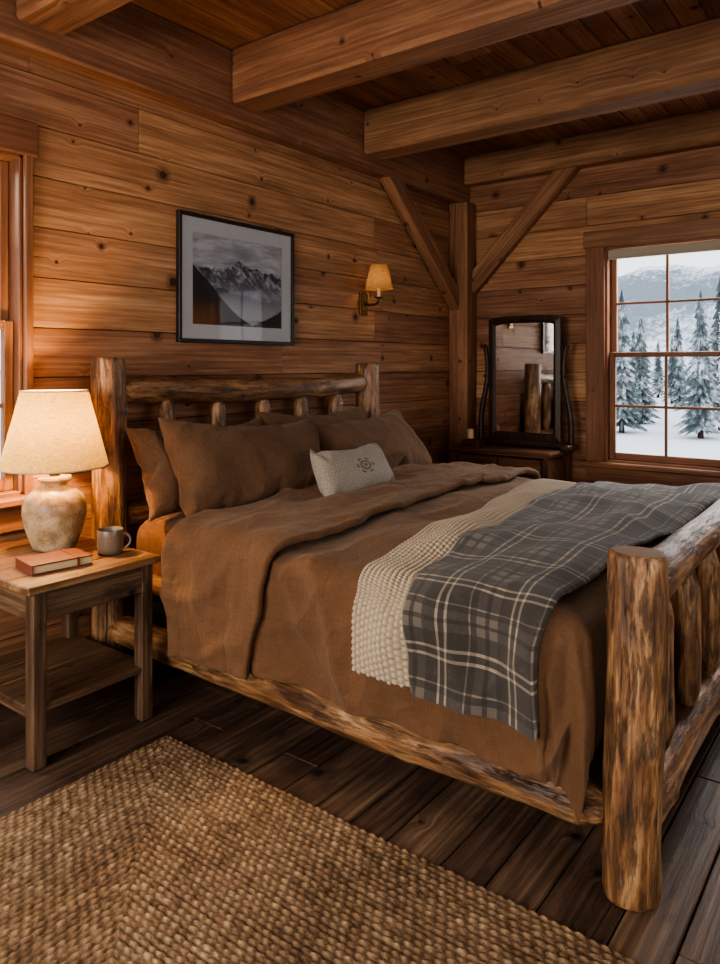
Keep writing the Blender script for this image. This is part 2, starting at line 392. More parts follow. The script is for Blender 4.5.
        if ends:
            for i in (0,m-1):
                ring=[vs[i*segs+k] for k in range(segs)]
                cen=sum((Vector(q) for q in ring),Vector())/segs
                gg=[((0,(Vector(q)-cen).dot(a),(Vector(q)-cen).dot(b))) for q in ring]+[(0,0,0)]
                s.add(ring+[tuple(cen)],[[k,(k+1)%segs,segs] for k in range(segs)],gg,0.,1)
    def grid(s,nu,nv,fn,mi=0):
        vs=[];gs=[];rs=[];fs=[]
        for i in range(nu+1):
            for j in range(nv+1):
                p,g,r=fn(i/nu,j/nv); vs.append(p);gs.append(g);rs.append(r)
        w=nv+1
        for i in range(nu):
            for j in range(nv):
                fs.append([i*w+j,(i+1)*w+j,(i+1)*w+j+1,i*w+j+1])
        s.add(vs,fs,gs,rs,mi)
def empty(name,loc=(0,0,0)):
    e=bpy.data.objects.new(name,None); e.location=loc; e.empty_display_size=.1
    S.collection.objects.link(e); return e
def fin(mb,name,mats,parent=None,smooth=False,angle=40,recalc=True,mods=()):
    me=bpy.data.meshes.new(name); me.from_pydata(mb.v,[],mb.f)
    a=me.attributes.new('gc','FLOAT_VECTOR','POINT'); a.data.foreach_set('vector',[c for g in mb.g for c in g])
    a=me.attributes.new('rnd','FLOAT','POINT'); a.data.foreach_set('value',mb.r)
    if not isinstance(mats,(list,tuple)): mats=[mats]
    for m in mats: me.materials.append(m)
    me.polygons.foreach_set('material_index',mb.mi)
    if recalc:
        bm=bmesh.new(); bm.from_mesh(me); bmesh.ops.recalc_face_normals(bm,faces=bm.faces[:]); bm.to_mesh(me); bm.free()
    if smooth:
        me.shade_smooth()
        if angle: me.set_sharp_from_angle(angle=math.radians(angle))
    me.update()
    o=bpy.data.objects.new(name,me); S.collection.objects.link(o)
    if parent:
        o.parent=parent; o.matrix_parent_inverse=Matrix.Translation(-parent.location)
    for (typ,kw) in mods:
        md=o.modifiers.new(typ,typ)
        for k,v in kw.items(): setattr(md,k,v)
    return o
# ------------------------------------------------------------------ bed surface definition
rd=math.radians
BX0,BX1,BY0,BY1=2.03,4.09,.62,3.03
TOP=.760; R0=.09; RXa,RXb,RYa,RYb=2.03,4.09,.80,3.4
def base_n(u,v,off):
    cx=min(max(u,RXa),RXb); cy=min(max(v,RYa),RYb); dx,dy=u-cx,v-cy; d=math.hypot(dx,dy)
    if d<1e-6: return Vector((0,0,1))
    a=min(pi/2,d/(R0+off)); return Vector((dx/d*math.sin(a),dy/d*math.sin(a),math.cos(a)))
def wrinkle(u,v):
    wu,wv=u+.20*nz(u*1.5,v*1.5,11.),v+.16*nz(u*1.7,v*1.7,17.)
    m1=.5+.9*nz(u*1.1,v*1.1,91.); m2=.5+.9*nz(u*1.3+9,v*1.3,97.)
    a=ridge1(wu*1.1,wv*3.2+wu*.6,5.,2.3)
    b=ridge1(wu*2.8+wv*2.4,wv*1.9-wu*1.4,25.,2.7)*max(0,m1)
    b2=ridge1(wu*2.0-wv*3.0,wv*1.5+wu*1.9,35.,2.7)*max(0,m2)
    c=ridge1(wu*7.+3,wv*5.+wu*3,45.,2.6)*max(0,.5+nz(u*2.3,v*2.3,61.))
    return .030*a+.022*b+.020*b2+.007*c-.024
def surf(u,v,off=0.,fine=1.,foldamp=1.):
    cx=min(max(u,RXa),RXb); cy=min(max(v,RYa),RYb); dx,dy=u-cx,v-cy; d=math.hypot(dx,dy)
    cr=.035*(1-min(1,abs((cx-3.06)/1.03))**3)*(1-max(0,(1.05-cy)/.25)**2 if cy<1.05 else 1)
    lo=.018*nz(cx*2.2,cy*2.6,3.)+.010*nz(cx*5,cy*6,7.)
    wr=wrinkle(u,v)*fine if fine>0 else 0.
    Rr=R0+off; top=TOP+off+cr+lo
    if d<1e-6: return Vector((u,v,top+wr))
    nx,ny=dx/d,dy/d; L=Rr*pi/2
    d*=1-.10*(2*abs(nx*ny))**2
    ang=math.atan2(dy,dx); s=cx+cy+ang*.25
    side=nx*nx
    k=min(1,d/.38); k=k*k*(3-2*k)
    amp=.050*k*(.15+.85*side)*foldamp
    w=nz(s*2.4,4.,d*1.0)*1.0+nz(s*6.5+d*2.,8.,d*1.0)*.6+.8*(ridge1(s*3.2+d*1.1,d*.7,71.)-.4)
    corner=min(abs(nx),abs(ny))*1.4
    w+=corner*math.sin(ang*10)*.5
    if d<L:
        a=d/Rr; out=Rr*math.sin(a); z=top-Rr*(1-math.cos(a))
    else:
        out=Rr+.02*(d-L); z=top-Rr-(d-L)*(1-.05*nz(s*1.8,3.))
    out+=amp*(w+.45*side)+(wr+.01*fine)*1.1*(.3+.7*side)
    if side<.95: out=min(out,Rr+.02+side*.08)
    return Vector((cx+nx*out,cy+ny*out,max(z+wr*max(0,1-d/L),.12+off)))
U0,U1,V0,V1=RXa-.52,RXb+.48,RYa-.44,2.20
def clear_posts(me):
    for vtx in me.vertices:
        p=vtx.co
        for (qx,qy) in((2.055,.605),(BX1,BY0)):
            dx,dy=p.x-qx,p.y-qy; dd=math.hypot(dx,dy)
            if dd<.098: 
                s_=.098/max(dd,1e-4); p.x=qx+dx*s_; p.y=qy+dy*s_
        if p.y<.705 and abs(p.x-3.06)<1.: p.y=.705
# ------------------------------------------------------------------ cloth simulation helpers
def cloth(o,bend=.05,tens=25,mass=.25,q=6,pressure=None,grav=1.,rest=True,coll=True):
    md=o.modifiers.new('cloth','CLOTH'); c=md.settings
    c.quality=q; c.mass=mass; c.tension_stiffness=tens; c.compression_stiffness=tens; c.shear_stiffness=tens*.3
    c.bending_stiffness=bend; c.air_damping=2.; c.tension_damping=8; c.compression_damping=8; c.shear_damping=8; c.bending_damping=.8
    if rest: c.rest_shape_key=o.data.shape_keys.key_blocks['rest']
    c.effector_weights.gravity=grav
    if pressure: c.use_pressure=True; c.uniform_pressure_force=pressure
    cs=md.collision_settings; cs.use_collision=coll; cs.distance_min=.006; cs.collision_quality=3; cs.friction=12; cs.use_self_collision=False
def run(objs,frames):
    S.frame_start=1; S.frame_end=frames+5
    for f_ in range(1,frames+1): S.frame_set(f_)
    dg=bpy.context.evaluated_depsgraph_get(); res=[]
    for o in objs: res.append(bpy.data.meshes.new_from_object(o.evaluated_get(dg)))
    for o in objs: bpy.data.objects.remove(o,do_unlink=True)
    return res
def adopt(me,name,mat,parent=None,mods=(),mtx=None):
    me.name=name; me.materials.clear(); me.materials.append(mat)
    if mtx is not None: me.transform(mtx)
    me.shade_smooth(); me.update()
    o=bpy.data.objects.new(name,me); S.collection.objects.link(o)
    if parent: o.parent=parent; o.matrix_parent_inverse=Matrix.Translation(-parent.location)
    for (typ,kw) in mods:
        md=o.modifiers.new(typ,typ)
        for k,v in kw.items(): setattr(md,k,v)
    return o
def roughen(me,fn,amt=1.):
    ns=[v.normal.copy() for v in me.vertices]; at=me.attributes['gc'].data
    for v,n,g in zip(me.vertices,ns,at): v.co+=n*fn(g.vector)*amt
mb=MB()
def f(a,b):
    u=U0-.05+(U1-U0+.1)*a; v=V0-.05+(2.75-V0)*b
    return tuple(surf(u,v,.008,.6,1.)),(0,0,0),0.
mb.grid(110,80,f); colo=fin(mb,'sim_collider',[M['duvet']],None,smooth=True,angle=0,recalc=False)
colo.modifiers.new('col','COLLISION'); colo.collision.thickness_outer=.006; colo.collision.cloth_friction=15
mb=MB(); rest=[]
def f(a,b):
    u=U0-.03+(U1-U0+.03)*a
    f0=1.80+.06*nz(u*1.5,2.)+.03*nz(u*5,2.) ; f1=2.44+.03*nz(u*3,6.)
    near=max(0,min(1,(RXa+.1-u)/.5)); f0+=.14*near; f1-=.06*near
    v=f0+(f1-f0)*b; rest.append((u*1.06,v*1.07,20.))
    p=surf(u,v,.055,.5,1.); return tuple(p),(u,v,3.),0.
mb.grid(210,46,f); fs_=fin(mb,'sim_fold',[M['duvet']],None,smooth=True,angle=0,recalc=False)
fs_.shape_key_add(name='Basis'); rk=fs_.shape_key_add(name='rest'); rk.data.foreach_set('co',[c for p in rest for c in p])
cloth(fs_,bend=.05)
PS=[('pillow',.96,.50,.20,11,(2.47,2.80,.955),68,2,0),('pillow',.96,.52,.20,15,(3.36,2.82,.970),72,-2,0),
    ('pillow',1.04,.57,.26,19,(2.57,2.59,.955),58,-3,-4),('pillow',1.08,.55,.26,23,(3.53,2.58,.945),54,2,2),
    ('lumbar_pillow',.66,.34,.14,27,(2.88,2.215,.920),60,4,-2)]
psim=[]
for k,(nm,w,h,t,seed,loc,rx,rz,ry) in enumerate(PS):
    n1=int(w/.017); n2=int(h/.017); mb=MB()
    for sg in(1,-1):
        def f(a,b):
            x=(a-.5)*w; y=(b-.5)*h; e=min(a,1-a,b,1-b)
            z=sg*.03*min(1,e*8)+ (0 if e<1e-6 else .004*nz(x*12+seed,y*12,sg*4.))
            return (x+.006*nz(y*8,seed,1.),y,z),(x,y,0),0.
        mb.grid(n1,n2,f)
    mb.v=[(p[0],p[1]+k*3.,p[2]+12.) for p in mb.v]
    o=fin(mb,'sim_p',[M['pillow']],None,smooth=True,angle=0,recalc=False)
    bm=bmesh.new(); bm.from_mesh(o.data); bmesh.ops.remove_doubles(bm,verts=bm.verts[:],dist=1e-4)
    bmesh.ops.recalc_face_normals(bm,faces=bm.faces[:]); bm.to_mesh(o.data); bm.free(); o.data.shade_smooth()
    cloth(o,bend=.02,tens=30,pressure=4.,grav=0.,rest=False,coll=False,q=5); psim.append(o)
res=run([fs_]+psim,30)
bpy.data.objects.remove(colo,do_unlink=True)
bed=empty('log_bed',(3.06,1.8,0))
for (nm,w,h,t,seed,loc,rx,rz,ry),me,k in zip(PS,res[1:],range(9)):
    zs=[v.co.z-12. for v in me.vertices]; th=max(.02,max(zs)-min(zs))
    sc_=min(2.,max(.5,t/th))
    for v in me.vertices:
        x,y,z=v.co.x,v.co.y-k*3.,(v.co.z-12.)*sc_
        z*=1-.25*(y/h)
        v.co=(x,y-.02*math.cos(x/w*pi)*max(0,y/h),z)
    me.update()
    def pw(g):
        x,y=g[0]+seed,g[1]; e=min(1,(w/2-abs(g[0]))/.05,(h/2-abs(g[1]))/.05)
        wx,wy=x+.1*nz(x*3,y*3,2.),y+.1*nz(x*3,y*3,8.)
        return (.017*ridge1(wx*3.+wy*2.,wy*3.4,seed,2.6)+.014*ridge1(wx*2.4-wy*3.4,wy*2.,seed+5.,2.6)+.003*ridge1(wx*8,wy*8,seed+9.,2.6)-.010)*max(0,e)
    roughen(me,pw,.35 if nm!='pillow' else .9)
    m=Matrix.Translation(loc)@Matrix.Rotation(rd(rz),4,'Z')@Matrix.Rotation(rd(rx),4,'X')@Matrix.Rotation(rd(ry),4,'Z')
    adopt(me,nm,M['lumbar'] if nm=='lumbar_pillow' else M['pillow'],None,(('SUBSURF',dict(levels=1,render_levels=1)),),m)
me=res[0]
for v in me.vertices: v.co.z+=.012 if v.co.z>.6 else 0.
me.update()
roughen(me,lambda g:wrinkle(g[0]*1.2+5,g[1]*1.4+9)+.010,.8)
adopt(me,'duvet_fold',M['duvet'],bed,(('SOLIDIFY',dict(thickness=.032,offset=-.2)),('SUBSURF',dict(levels=1,render_levels=1))))
mb=MB()
def f(a,b):
    u=U0+(U1-U0)*a; v=V0+(V1-V0)*b
    return tuple(surf(u,v)),(u,v,0),0.
mb.grid(310,190,f)
duvet=fin(mb,'duvet',M['duvet'],bed,smooth=True,angle=0,recalc=False,mods=(('SOLIDIFY',dict(thickness=.010,offset=-1)),('SUBSURF',dict(levels=1,render_levels=1))))
dm_=duvet.data; clear_posts(dm_); dm_.update()
bvh=BVHTree.FromPolygons([v.co.copy() for v in dm_.vertices],[tuple(p.vertices) for p in dm_.polygons])
S.frame_set(1)
class Over:
    def __init__(s,uv,nu,nv,rad=2,blur=2):
        s.uv,s.nu,s.nv=uv,nu,nv; H=[[0.]*(nv+1) for _ in range(nu+1)]
        for i in range(nu+1):
            for j in range(nv+1):
                u,v=uv(i/nu,j/nv); p=surf(u,v,.10,0.,1.); n=base_n(u,v,.10)
                hit=bvh.ray_cast(p,-n,.3); H[i][j]=hit[3] if hit[0] is not None else .10
        def each(fn):
            nonlocal H
            H=[[fn([H[a][b] for a in range(max(0,i-1),min(nu,i+1)+1) for b in range(max(0,j-1),min(nv,j+1)+1)]) for j in range(nv+1)] for i in range(nu+1)]
        for _ in range(rad): each(lambda q:min(q)*.75+.25*sum(q)/len(q))
        for _ in range(blur): each(lambda q:sum(q)/len(q))
        s.H=H
    def __call__(s,a,b,off):
        x=min(a*s.nu,s.nu-1e-6); y=min(b*s.nv,s.nv-1e-6); i,j=int(x),int(y); fx,fy=x-i,y-j; H=s.H
        h=H[i][j]*(1-fx)*(1-fy)+H[i+1][j]*fx*(1-fy)+H[i][j+1]*(1-fx)*fy+H[i+1][j+1]*fx*fy
        u,v=s.uv(a,b); return surf(u,v,.10,0.,1.)-base_n(u,v,.10)*(h-off)
def uvk(a,b):
    u=RXa-.515+(2.06+.515+.35)*a
    vl=1.465+.085*(u-1.6)+.015*nz(u*4,1.); vr=vl-.40; return u,vr+(vl-vr)*b
def uvp(a,b):
    u=RXa-.535+(2.06+.535+.42)*a
    vl=1.235+.085*(u-1.6)+.012*nz(u*3,5.); vr=.80-.05*(u-1.6)+.01*nz(u*3,9.); return u,vr+(vl-vr)*b
ok_=Over(uvk,150,22); op=Over(uvp,150,26)
mb=MB(); pst=.021
def f(a,b):
    u,v=uvk(a,b); W=.40*b
    kx,ky=u/pst,W/pst
    h=abs(math.sin(pi*kx+ (pi/2)*(math.floor(ky)%2)))*abs(math.sin(pi*ky)); h=h**.55
    e=min(1,(1-b)/.03+.3,b/.03+.3)
    return tuple(ok_(a,b,(.008+.014*h)*e)),(u,v,0),h
mb.grid(650,92,f)
fin(mb,'knit_throw',M['knit'],None,smooth=True,angle=0,recalc=False,mods=(('SOLIDIFY',dict(thickness=.014,offset=-1)),))
mb=MB()
def f(a,b):
    u,v=uvp(a,b); e=max(0,(abs(b*2-1)-.93)/.07)
    p=op(a,b,.040-.012*e*e+.012*nz(u*3,v*5,40.)+.014*ridge1(u*1.6,v*3.0+u,44.,2.3)-.004)
    return tuple(p),(u,v,0),0.
mb.grid(260,60,f)
pl=fin(mb,'plaid_blanket',M['plaid'],None,smooth=True,angle=0,recalc=False,mods=(('SOLIDIFY',dict(thickness=.016,offset=-1)),('SUBSURF',dict(levels=1,render_levels=1))))
clear_posts(pl.data)
# ------------------------------------------------------------------ room
XW,YW,XL,YF,ZC=5.68,3.20,-1.6,-2.0,3.25
maps={'back':lambda x,y,z:(x,YW+y,z),'right':lambda x,y,z:(XW+y,x,z),'front':lambda x,y,z:(x,YF-y,z),'left':lambda x,y,z:(XL-y,x,z)}
wins={'back':[(.78,1.705,.86,2.40)],'right':[(1.02,1.90,.69,2.37),(-.14,.74,.69,2.37)],
      'front':[(.6,2.6,.7,2.4)],'left':[(-.9,.7,.7,2.4),(1.0,2.6,.7,2.4)]}  # unseen windows behind the camera, added to carry fill light
def wallbuild(side,a0,a1,ph,seed):
    mp=maps[side]; rnd=random.Random(seed); mb=MB(); ops=wins[side]
    nrow=int(math.ceil(ZC/ph))
    for k in range(nrow):
        z0=k*ph; z1=min(ZC,z0+ph)
        cuts=[z0,z1]+[q for o in ops for q in(o[2],o[3]) if z0+.001<q<z1-.001]; cuts=sorted(set(cuts))
        segs=[];x=a0-rnd.uniform(0,2.5)
        while x<a1:
            L=rnd.uniform(2.6,4.6); segs.append((max(x,a0),min(x+L,a1),rnd.random())); x+=L
        for ci in range(len(cuts)-1):
            c0,c1=cuts[ci],cuts[ci+1]; zm=(c0+c1)/2
            lo=c0+(.0018 if ci==0 else 0); hi=c1-(.0018 if ci==len(cuts)-2 else 0)
            for (s0,s1,rv) in segs:
                parts=[(s0,s1)]
                for o in ops:
                    if o[2]<zm<o[3]:
                        np=[]
                        for (p,q) in parts:
                            if o[1]<=p or o[0]>=q: np.append((p,q)); continue
                            if p<o[0]: np.append((p,o[0]))
                            if q>o[1]: np.append((o[1],q))
                        parts=np
                for (p,q) in parts:
                    if q-p>.02: mb.board(((p+q)/2,.015,(lo+hi)/2),(q-p-.002,.03,hi-lo),0,.003,mp=mp,rnd=rv)
    xs=sorted({a0-.15,a1+.15}|{o[0] for o in ops}|{o[1] for o in ops}); zs=sorted({-.1,ZC+.15}|{o[2] for o in ops}|{o[3] for o in ops})
    for i in range(len(xs)-1):
        for j in range(len(zs)-1):
            xm=(xs[i]+xs[i+1])/2; zm=(zs[j]+zs[j+1])/2
            if any(o[0]<xm<o[1] and o[2]<zm<o[3] for o in ops): continue
            mb.board((xm,.085,zm),(xs[i+1]-xs[i],.11,zs[j+1]-zs[j]),0,.0005,mp=mp,mi=1)
    fin(mb,'wall_'+side,[M['wall'],M['back']])
wallbuild('back',XL,XW,.232,3); wallbuild('right',YF,YW,.232,5)
wallbuild('front',XL,XW,.232,8); wallbuild('left',YF,YW,.232,9)
mb=MB(); y=YF; rr=random.Random(4)
while y<YW:
    w=rr.uniform(.14,.20); x=XL-rr.uniform(0,2)
    while x<XW:
        L=rr.uniform(1.4,3.2); p,q=max(x,XL),min(x+L,XW)
        if q-p>.01: mb.board(((p+q)/2,(y+min(y+w,YW))/2,-.02),(q-p-.003,min(w,YW-y)-.005,.04),0,.004)
        x+=L
    y+=w
mb.board(((XL+XW)/2,(YF+YW)/2,-.07),(XW-XL+.3,YW-YF+.3,.058),0,.001,mi=1)
fin(mb,'floor',[M['floor'],M['back']])
mb=MB(); y=YF
while y<YW:
    w=.135; x=XL-rr.uniform(0,2)
    while x<XW:
        L=rr.uniform(2.,4.); p,q=max(x,XL),min(x+L,XW)
        if q-p>.01: mb.board(((p+q)/2,y+w/2,ZC+.012),(q-p-.002,w-.004,.024),0,.005)
        x+=L
    y+=w
mb.board(((XL+XW)/2,(YF+YW)/2,ZC+.075),(XW-XL+.3,YW-YF+.3,.1),0,.001,mi=1)
fin(mb,'ceiling',[M['ceil'],M['back']])
for i,xb in enumerate((-.90,.35,1.60,2.85,4.10)):
    mb=MB(); mb.board((xb+.11,(YF+3.08)/2,ZC-.157),(.22,3.08-YF-.01,.312),1,.014); fin(mb,'ceiling_beam',M['beam'])
mb=MB(); mb.board(((XL+XW)/2,3.14,3.05),(XW-XL,.12,.40),0,.012); fin(mb,'trim_1',M['beam'])
mb=MB(); mb.board((5.62,(YF+3.08)/2,3.13),(.12,3.08-YF,.24),1,.012); fin(mb,'trim_2',M['beam'])
mb=MB(); mb.board((5.585,3.105,1.43),(.18,.18,2.84),2,.012); fin(mb,'corner_post',M['beam'])
mb=MB(); mb.beam((5.56,3.135,1.965),(4.42,3.135,2.96),.15,.09,up=(0,1,0)); fin(mb,'knee_brace',M['beam'])
mb=MB(); mb.beam((5.63,3.06,2.12),(5.63,2.08,3.12),.15,.08,up=(1,0,0)); fin(mb,'knee_brace',M['beam'])
mb=MB(); mb.board(((XL+XW)/2,YW-.012,.07),(XW-XL,.024,.14),0,.005); fin(mb,'baseboard_back',M['trim'])
mb=MB(); mb.board((XW-.012,(YF+YW)/2,.07),(.024,YW-YF-.06,.14),1,.005); fin(mb,'baseboard_right',M['trim'])
wn=0
def window(side,o,cw=.13,shade=False,head=.0,double=False):
    global wn; wn+=1
    mp=maps[side]; a0,a1,z0,z1=o; mb=MB(); ct=.13
    def B(x0,x1,y0,y1,za,zb,ax=0,mi=0,ch=.005): mb.board(((x0+x1)/2,(y0+y1)/2,(za+zb)/2),(x1-x0,y1-y0,zb-za),ax,ch,mp=mp,mi=mi)
    B(a0-cw,a0+.004,-.028,.0,z0-.02,z1,2); B(a1-.004,a1+cw,-.028,.0,z0-.02,z1,2)
    B(a0-cw-.02,a1+cw+.02,-.034,.0,z1-.004,z1+ct+head,0)
    B(a0-cw-.03,a1+cw+.03,-.075,.06,z0-.035,z0+.005,0,ch=.01)
    B(a0-cw,a1+cw,-.028,.0,z0-.15,z0-.036,0)
    B(a0,a0+.02,-.0,.14,z0,z1,2); B(a1-.02,a1,-.0,.14,z0,z1,2); B(a0,a1,0,.14,z1-.02,z1,0); B(a0,a1,0,.15,z0-.0,z0+.022,0)
    zi0,zi1=z0+.022,z1-.02; zm=(zi0+zi1)/2; xi0,xi1=a0+.02,a1-.02; sw=.045; mw=.020
    for (p,q,yd) in((zi0,zm+.02,.045),(zm-.02,zi1,.085)):
        B(xi0,xi0+sw,yd,yd+.035,p,q,2); B(xi1-sw,xi1,yd,yd+.035,p,q,2)
        B(xi0+sw,xi1-sw,yd,yd+.035,p,p+(.055 if p==zi0 else .04),0); B(xi0+sw,xi1-sw,yd,yd+.035,q-.04,q,0)
        n=2 if not double else 4
        for k in range(1,n):
            xm=xi0+sw+(xi1-xi0-2*sw)*k/n; B(xm-mw/2,xm+mw/2,yd+.006,yd+.03,p+.04,q-.04,2,ch=.004)
        zz=(p+q)/2; B(xi0+sw,xi1-sw,yd+.008,yd+.028,zz-mw/2,zz+mw/2,0,ch=.004)
        vs=[mp(xi0+sw,yd+.018,p+.03),mp(xi1-sw,yd+.018,p+.03),mp(xi1-sw,yd+.018,q-.03),mp(xi0+sw,yd+.018,q-.03)]
        mb.add(vs,[[0,1,2,3]],mi=1)
    if shade:
        B(a0+.025,a1-.025,.005,.012,z1-.085,z1-.03,0,mi=2,ch=.001); B(a0+.025,a1-.025,.003,.018,z1-.1,z1-.085,0,mi=2,ch=.004)
    fin(mb,'window_%d'%wn,[M['trim'],M['glass'],M['rshade']],recalc=True)
window('back',wins['back'][0],cw=.035,head=.02)
window('right',wins['right'][0],cw=.14,shade=True); window('right',wins['right'][1],cw=.14,shade=True)
window('front',wins['front'][0],double=True)
window('left',wins['left'][0],double=True); window('left',wins['left'][1],double=True)
# ------------------------------------------------------------------ bed frame
LG=[M['log'],M['end']]
def lg(name,*a,**k):
    mb=MB(); mb.log(*a,**k); return fin(mb,name,LG,bed,smooth=True,angle=50)
lg('post_foot_near',(BX0+.005,BY0-.01,0),(BX0+.035,BY0-.02,.935),.077,.080,seed=1,lump=.065)
lg('post_foot_far',(BX1,BY0,0),(BX1,BY0,.935),.084,.080,seed=2)
lg('post_head_near',(BX0,BY1,0),(BX0,BY1,1.485),.084,.078,seed=3,lump=.04)
lg('post_head_far',(BX1,BY1,0),(BX1,BY1,1.465),.084,.08,seed=4,lump=.04)
ten=lambda t: .62+.38*min(1,min(t,1-t)/.03)
lg('rail_side_near',(BX0,BY0+.05,.215),(BX0,BY1-.05,.215),.068,.064,seed=5,prof=ten,bend=.02,lump=.07)
lg('rail_side_far',(BX1,BY0+.05,.215),(BX1,BY1-.05,.215),.068,.064,seed=6,prof=ten)
lg('rail_upper_near',(BX0+.02,BY0+.20,.46),(BX0+.02,BY1-.05,.46),.042,.042,seed=7,prof=ten,bend=.004)
lg('rail_upper_far',(BX1-.02,BY0+.20,.46),(BX1-.02,BY1-.05,.46),.042,.042,seed=8,prof=ten,bend=.004)
lg('rail_head_top',(BX0+.04,BY1,1.335),(BX1-.04,BY1,1.325),.072,.06,seed=9,prof=ten,bend=.02,lump=.08)
lg('rail_head_low',(BX0+.04,BY1,.72),(BX1-.04,BY1,.72),.058,.055,seed=10,prof=ten)
lg('rail_foot_top',(BX0+.04,BY0,.80),(BX1-.04,BY0,.80),.066,.064,seed=11,prof=ten,lump=.07)
lg('rail_foot_low',(BX0+.04,BY0,.20),(BX1-.04,BY0,.20),.072,.068,seed=12,prof=ten,lump=.07)
sp=lambda t: .5+.5*min(1,max(0,min(t,1-t)-.05)/.13)**.7
for k in range(5):
    x=2.36+.345*k; lg('spindle_head_%d'%(k+1),(x,BY1,.74),(x,BY1,1.31),.046,.044,seed=20+k,prof=sp,knots=2,ends=False)
    lg('spindle_foot_%d'%(k+1),(x,BY0,.24),(x,BY0,.77),.046,.044,seed=30+k,prof=sp,knots=2,ends=False)
mb=MB(); mb.board((3.06,1.86,.55),(1.98,2.15,.36),1,.06); 
fin(mb,'mattress',M['sheet'],bed,smooth=True,angle=180,mods=(('BEVEL',dict(width=.03,segments=3)),))
mb=MB()
for k in range(9): mb.board((3.06,.9+k*.24,.34),(1.98,.09,.04),0,.004)
fin(mb,'slats',M['old'],bed)
# ------------------------------------------------------------------ nightstand
ns=empty('nightstand',(1.6,2.78,0))
X0,X1,Y0,Y1,ZT=1.33,1.90,2.46,3.10,.665
mb=MB()
for k in range(4):
    w=(Y1-Y0)/4; mb.board(((X0+X1)/2,Y0+w*(k+.5),ZT-.014),(X1-X0,w-.0015,.028),0,.004)
fin(mb,'top',M['tabletop'],ns)
mb=MB()
for (lx,ly) in((X0+.055,Y0+.05),(X1-.055,Y0+.05),(X0+.055,Y1-.05),(X1-.055,Y1-.05)):
    mb.board((lx,ly,(ZT-.028)/2),(.055,.055,ZT-.028),2,.005)
fin(mb,'legs',M['old'],ns)
mb=MB(); za=ZT-.028-.055
mb.board(((X0+X1)/2,Y1-.05,za),(X1-X0-.13,.022,.11),0,.003)
for lx in(X0+.05,X1-.05): mb.board((lx,(Y0+Y1)/2,za),(.022,Y1-Y0-.13,.11),1,.003)
mb.board(((X0+X1)/2,Y0+.037,za),(X1-X0-.14,.022,.11),0,.003)
for lx in(X0+.055,X1-.055): mb.board((lx,(Y0+Y1)/2,.185),(.03,Y1-Y0-.12,.03),1,.003)
fin(mb,'apron',M['old'],ns)
mb=MB()
for k in range(4):
    w=(Y1-Y0-.05)/4; mb.board(((X0+X1)/2,Y0+.025+w*(k+.5),.21),(X1-X0-.06,w-.002,.02),0,.003)
fin(mb,'shelf',M['old'],ns)
lc=(1.70,2.93,ZT); lamp=empty('table_lamp',lc)
mb=MB(); mb.lathe(lc,[(.0,0),(.078,.0),(.086,.004),(.090,.012),(.104,.05),(.121,.10),(.130,.150),(.129,.19),(.114,.226),(.084,.252),(.06,.264),(.052,.272),(.053,.282),(.066,.290),(.07,.298),(.066,.306),(.05,.309),(.0,.309)],64,cap=False)
fin(mb,'base',M['ceramic'],lamp,smooth=True,angle=50)
mb=MB(); mb.lathe(lc,[(.0,.30),(.022,.30),(.022,.335),(.016,.34),(.016,.39),(.019,.395),(.019,.43),(.0,.43)],24,cap=False)
for sg in(-1,1):
    mb.tube([(lc[0]+sg*.02,lc[1],lc[2]+.34),(lc[0]+sg*.06,lc[1],lc[2]+.42),(lc[0]+sg*.065,lc[1],lc[2]+.52),(lc[0]+sg*.045,lc[1],lc[2]+.62),(lc[0],lc[1],lc[2]+.66)],.003,8)
for k in range(3):
    a=k*2*pi/3; mb.tube([(lc[0],lc[1],lc[2]+.662),(lc[0]+.133*math.cos(a),lc[1]+.133*math.sin(a),lc[2]+.668)],.0025,6)
fin(mb,'socket_and_harp',M['brass'],lamp,smooth=True,angle=40)
mb=MB()
mb.lathe((lc[0],lc[1],lc[2]),[(.220,.350),(.136,.675)],72,cap=False)
fin(mb,'shade',M['shade'],lamp,smooth=True,angle=0,recalc=True)
mb=MB()
for (r,z) in((.2205,.351),(.136,.674)):
    mb.tube([(lc[0]+r*math.cos(2*pi*k/64),lc[1]+r*math.sin(2*pi*k/64),lc[2]+z) for k in range(65)],.0035,8)
fin(mb,'shade_rims',M['rshade'],lamp,smooth=True,angle=0)
bc=Vector((1.545,2.665,ZT)); bk=empty('leather_journal',bc); ca,sa=math.cos(rd(-8)),math.sin(rd(-8))
bm_=lambda x,y,z:(bc.x+x*ca-y*sa,bc.y+x*sa+y*ca,bc.z+z)
mb=MB(); mb.board((0,0,.0035),(.235,.165,.005),0,.002,mp=bm_); mb.board((0,0,.0355),(.235,.165,.005),0,.002,mp=bm_); mb.board((-.114,0,.0195),(.006,.165,.034),1,.002,mp=bm_)
mb.board((.06,0,.0392),(.012,.167,.0025),1,.0008,mp=bm_); mb.board((.06,-.0835,.0195),(.012,.002,.038),2,.0008,mp=bm_)
fin(mb,'cover',M['leather'],bk)
mb=MB(); mb.board((.002,0,.0195),(.222,.155,.027),0,.001,mp=bm_); fin(mb,'pages',M['pages'],bk)
mc=(1.79,2.66,ZT); mug=empty('coffee_mug',mc)
mb=MB(); mb.lathe(mc,[(.0,.0),(.042,0),(.050,.006),(.053,.03),(.052,.07),(.053,.098),(.0515,.101),(.049,.098),(.048,.07),(.048,.02),(.0,.012)],48,cap=False)
hp=[]
hd=Vector((.75,-.66,0)).normalized()
for k in range(13):
    a=-pi/2+pi*k/12; q=Vector(mc)+hd*(.049+.032*math.cos(a))+Vector((0,0,.052+.030*math.sin(a))); hp.append(q)
mb.tube(hp,.0055,10)
fin(mb,'body',M['mug'],mug,smooth=True,angle=50)
